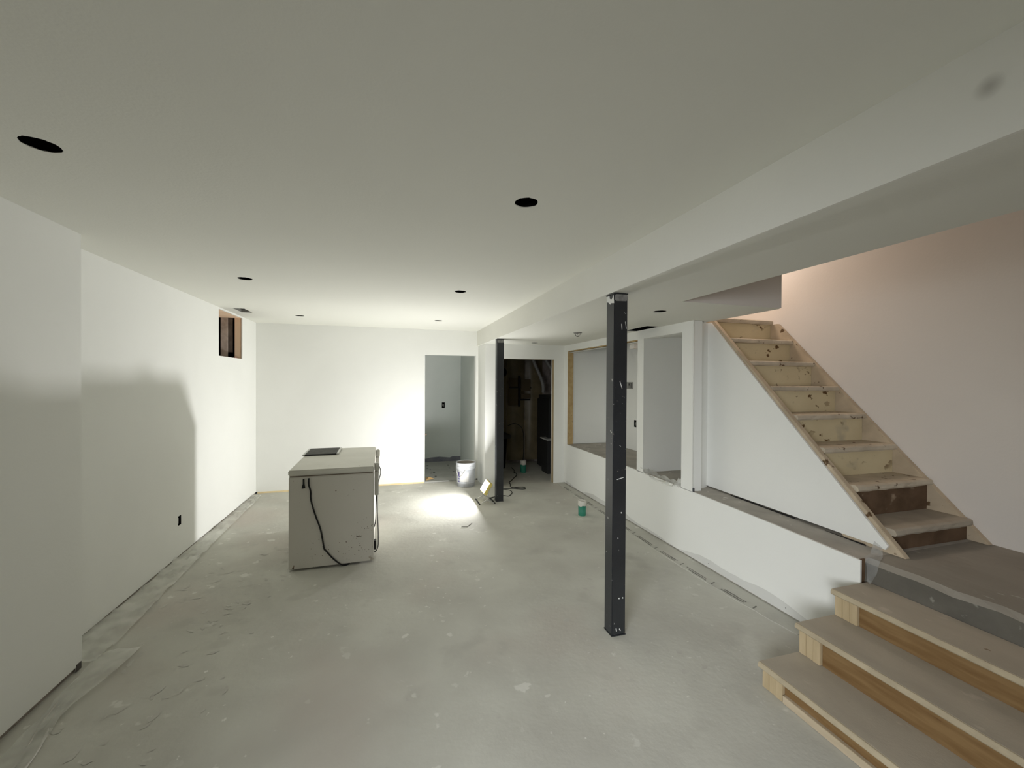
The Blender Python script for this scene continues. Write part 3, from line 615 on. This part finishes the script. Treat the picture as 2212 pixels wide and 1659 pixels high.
tag(o, 'grey translucent film flap hanging over the landing edge at the knee wall end', 'plastic sheet')
# ------------------------------------------------------------------ residue strip along knee wall
rs = empty('carpet_strip_residue', (2.5, 3.9, 0)); tag(rs, 'flattened strip with dark dashed residue on the floor along the knee wall', 'residue strip')
pts = [(6.0-3.9, -.02), (5.5-3.9, -.045), (4.45-3.9, -.065), (3.5-3.9, -.10), (2.8-3.9, -.10), (2.35-3.9, -.075), (1.98-3.9, -.035)]
V, F = [], []
rowsn = 70
for i in range(rowsn+1):
    y = pts[0][0]+(pts[-1][0]-pts[0][0])*i/rowsn
    for (a, xa), (b, xb) in zip(pts, pts[1:]):
        if b <= y <= a: x = xa+(xb-xa)*(a-y)/(a-b)
    j = random.uniform(-.006, .006); V += [(.108, y, .0005), (.108, y, .003), (x+.006+j, y, .0035), (x+j, y, .0005)]
for i in range(rowsn):
    for q_ in range(4): a = 4*i+q_; b = 4*i+(q_+1) % 4; F.append((a, b, b+4, a+4))
F += [(0, 1, 2, 3), tuple(range(4*rowsn, 4*rowsn+4))]
obj('flattened_strip', V, F, CONC, rs)
y = 5.75
def edge(yw):
    yy = yw-3.9
    for (a, xa), (b, xb) in zip(pts, pts[1:]):
        if b <= yy <= a: return xa+(xb-xa)*(a-yy)/(a-b)
    return -.03
while y > 2.25:
    ln = random.uniform(.22, .36); 
    for off in (.028, .05):
        a, b = y-random.uniform(0, .06), y-ln+random.uniform(0, .05); x0, x1 = edge(a)+off, edge(b)+off
        n = 6; V = []; F = []
        for i in range(n+1):
            t = i/n; w2 = random.uniform(.003, .008); xx = x0+(x1-x0)*t+random.uniform(-.002, .002); yy = a+(b-a)*t-3.9
            V += [(xx-w2, yy, .0045), (xx+w2, yy, .0045)]
        for i in range(n): F.append((2*i, 2*i+1, 2*i+3, 2*i+2))
        obj('dark_dash', V, F, RIDGE, rs)
    yy = y-ln-.05; x0 = edge(yy)+.02
    obj('dark_dash', [(x0, yy-3.9-.006, .0045), (x0+.05, yy-3.9+.012, .0045), (x0+.05, yy-3.9+.022, .0045), (x0, yy-3.9+.006, .0045)], [(0, 1, 2, 3)], RIDGE, rs)
    y -= ln+.10
# floor marks and crumbs
V, F = [], []; rd = random.Random(5)
def disc(x, y, r, z=.0012, sx=1.6):
    z = .0008+.000004*len(F)
    k = len(V); n = 9; a0 = rd.random()*3
    for a in range(n):
        t = 2*math.pi*a/n; q_ = r*rd.uniform(.6, 1.25); V.append((x+sx*q_*math.cos(t)*math.cos(a0)-q_*math.sin(t)*math.sin(a0), y+sx*q_*math.cos(t)*math.sin(a0)+q_*math.sin(t)*math.cos(a0), z))
    F.append(tuple(range(k, k+n)))
for _ in range(90): 
    x, y = rd.uniform(-1.6, 2.35), rd.uniform(1.0, 6.3)
    if x > 1.8 and y < 1.75: continue
    disc(x, y, rd.choice((.004, .005, .007, .009, .013)))
for _ in range(90):
    disc(rd.gauss(1.7, .45), min(max(rd.gauss(2.9, .8), 1.9), 5), rd.choice((.005, .008, .012, .017)))
for _ in range(110): disc(rd.uniform(-1.55, -.8), rd.uniform(1.7, 4.6), rd.choice((.006, .009, .013)), sx=2.4)
V = [(min(v[0], 2.38), v[1], v[2]) for v in V]
pd = obj('plaster_drops', V, F, mat('plaster_drop', (.56, .55, .505), .85, (.49, .475, .435), 12, 4)); tag(pd, 'pale dried plaster drops spattered over the concrete floor', 'plaster drops', kind='stuff')
tag(tube('straw_stick', [(.735, 4.45, .005), (.80, 4.44, .005), (.87, 4.545, .005)], .003, RIDGE, None, smooth_path=False), 'thin bent stick lying on the floor right of the freezer', 'stick')
V, F = [], []; 
for i in range(30):
    y = rd.uniform(1.9, 5.8); zc = .03; r = .003; 
    if i < 4: k = len(V); yy = (2.18, 2.9, 3.6, 4.4)[i]; V += [(2.6092, yy+r*1.4*math.cos(a*math.pi/3), .045+r*math.sin(a*math.pi/3)) for a in range(6)]; F.append(tuple(range(k, k+6)))
so = obj('screw_heads', V, F, BLK, bpy.data.objects['wall_knee']); so['kind'] = 'stuff'
# grey unpainted band at the foot of the knee wall
V, F = [], []; n = 60
for i in range(n+1):
    y = 1.95+(5.9-1.95)*i/n; h = .055+.03*math.sin(y*3.1)+.015*math.sin(y*9)+rd.uniform(-.004, .004); V += [(2.6094, y, .013), (2.6094, y, h)]
for i in range(n): F.append((2*i, 2*i+1, 2*i+3, 2*i+2))
obj('bare_paper_band', V, F, mat('bare_board_paper', (.66, .66, .64), .9), bpy.data.objects['wall_knee'])
for nm, y0, y1 in (('gap_line', 1.80, 2.85),):
    pass
gp = boxes('baseboard_gap', [(2.8595, 2.8618, 1.85, 2.10, .573, .584), (2.8595, 2.8618, 2.32, 2.62, .588, .602), (2.8595, 2.8618, 2.62, 2.92, .595, .6085)], BLK); struct(gp)
# ------------------------------------------------------------------ utility room
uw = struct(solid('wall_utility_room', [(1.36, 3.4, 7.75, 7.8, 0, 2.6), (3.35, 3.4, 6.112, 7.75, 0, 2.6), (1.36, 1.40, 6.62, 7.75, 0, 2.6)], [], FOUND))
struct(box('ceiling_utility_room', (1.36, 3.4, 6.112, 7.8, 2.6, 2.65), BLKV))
for k in range(4):
    x0 = 1.42+k*.37; n1, n2 = 6, 16; V, F = [], []
    for i in range(n2+1):
        for j in range(n1+1):
            u = j/n1; V.append((x0+.36*u, 7.735-.05*math.sin(math.pi*u)-rd.uniform(0, .018)*(0 < j < n1), 2.3*i/n2+.05))
    for i in range(n2):
        for j in range(n1): a = i*(n1+1)+j; F.append((a, a+1, a+n1+2, a+n1+1))
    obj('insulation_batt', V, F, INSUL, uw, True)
duct = tag(lathe('duct_elbow', [(.09, -.1), (.09, .0), (.085, .0), (.085, -.09), (0, -.09)], BLKV, None, 20), 'round black duct end high on the insulated utility room wall', 'duct'); duct.rotation_euler = (math.radians(90), 0, 0); duct.location = (2.0, 7.5, 1.76)
PVCD = mat('dull_pvc', (.30, .295, .28), .6)
def pipe(P, label):
    e = tube('vent_pipe', P, .030, PVCD, None, 12, n=3); tag(e, label, 'pipe', 'white plastic flue pipes'); return e
pipe([(2.42, 7.3, 2.3), (2.52, 7.25, 2.0), (2.66, 7.2, 1.66), (2.70, 7.18, 1.5), (2.70, 7.18, 1.38)], 'left white plastic pipe sloping down in the dark utility room')
pipe([(2.62, 7.2, 2.3), (2.74, 7.1, 1.95), (2.82, 7.05, 1.80), (2.84, 7.05, 1.65), (2.84, 7.05, 1.36)], 'right white plastic pipe bending down in the dark utility room')
fu = empty('furnace', (2.95, 7.05, 0)); tag(fu, 'tall dark furnace cabinet with grey stickers in the utility room', 'furnace')
box('cabinet', (-.30, .30, -.3, .3, .02, 1.28), DARKM, fu, bevel=.01)
box('top_panel', (-.28, .28, -.28, .28, 1.281, 1.34), DARKM, fu)
for b in ((-.20, -.10, .95, 1.15), (-.22, -.12, .55, .72), (-.26, -.16, .30, .46), (.02, .06, .35, .85), (-.06, .06, 1.18, 1.22)):
    box('sticker', (b[0], b[1], -.303, -.3005, b[2], b[3]), STKR, fu)
wb = empty('floor_cabinet', (2.62, 6.75, 0)); tag(wb, 'low dark cabinet with a pale top edge at the utility room right side', 'cabinet')
box('cabinet_body', (-.05, .40, -.15, .14, 0, .58), DARKM, wb, bevel=.004); box('cabinet_top', (-.07, .42, -.17, .16, .581, .60), STKR, wb)
eb = empty('electrical_panel', (2.31, 7.66, 1.35)); tag(eb, 'dark board with small boxes and straps on the insulated wall', 'electrical panel')
for b in ((-.14, .02, .14, .30), (-.15, .03, -.22, .10), (.09, .28, .05, .28), (.09, .28, -.09, .0)):
    box('box_cover', (b[0], b[1], -.08, -.03, b[2], b[3]), mat('brown_box', (.12, .09, .05), .8), eb, bevel=.004)
box('strap', (.04, .075, -.07, -.04, -.25, .35), BLK, eb); box('strap', (-.15, .30, -.06, -.04, .105, .125), BLK, eb); box('strap', (.0, .28, -.06, -.04, -.13, -.10), BLK, eb)
sp_ = empty('sump_bin', (1.85, 7.35, 0)); tag(sp_, 'black lidded bin standing in the shadow left of the far green tub', 'bin')
lathe('bin_body', [(0, 0), (.17, 0), (.20, .55), (0, .55)], BLKV, sp_, 20); box('bin_lid', (-.2, .23, -.2, .2, .551, .62), BLK, sp_, bevel=.01)
tube('grey_hose', [(.25, .1, .75), (.35, .0, .8), (.48, -.05, .72), (.52, -.05, .45), (.50, -.05, .02)], .007, DARKM, sp_)
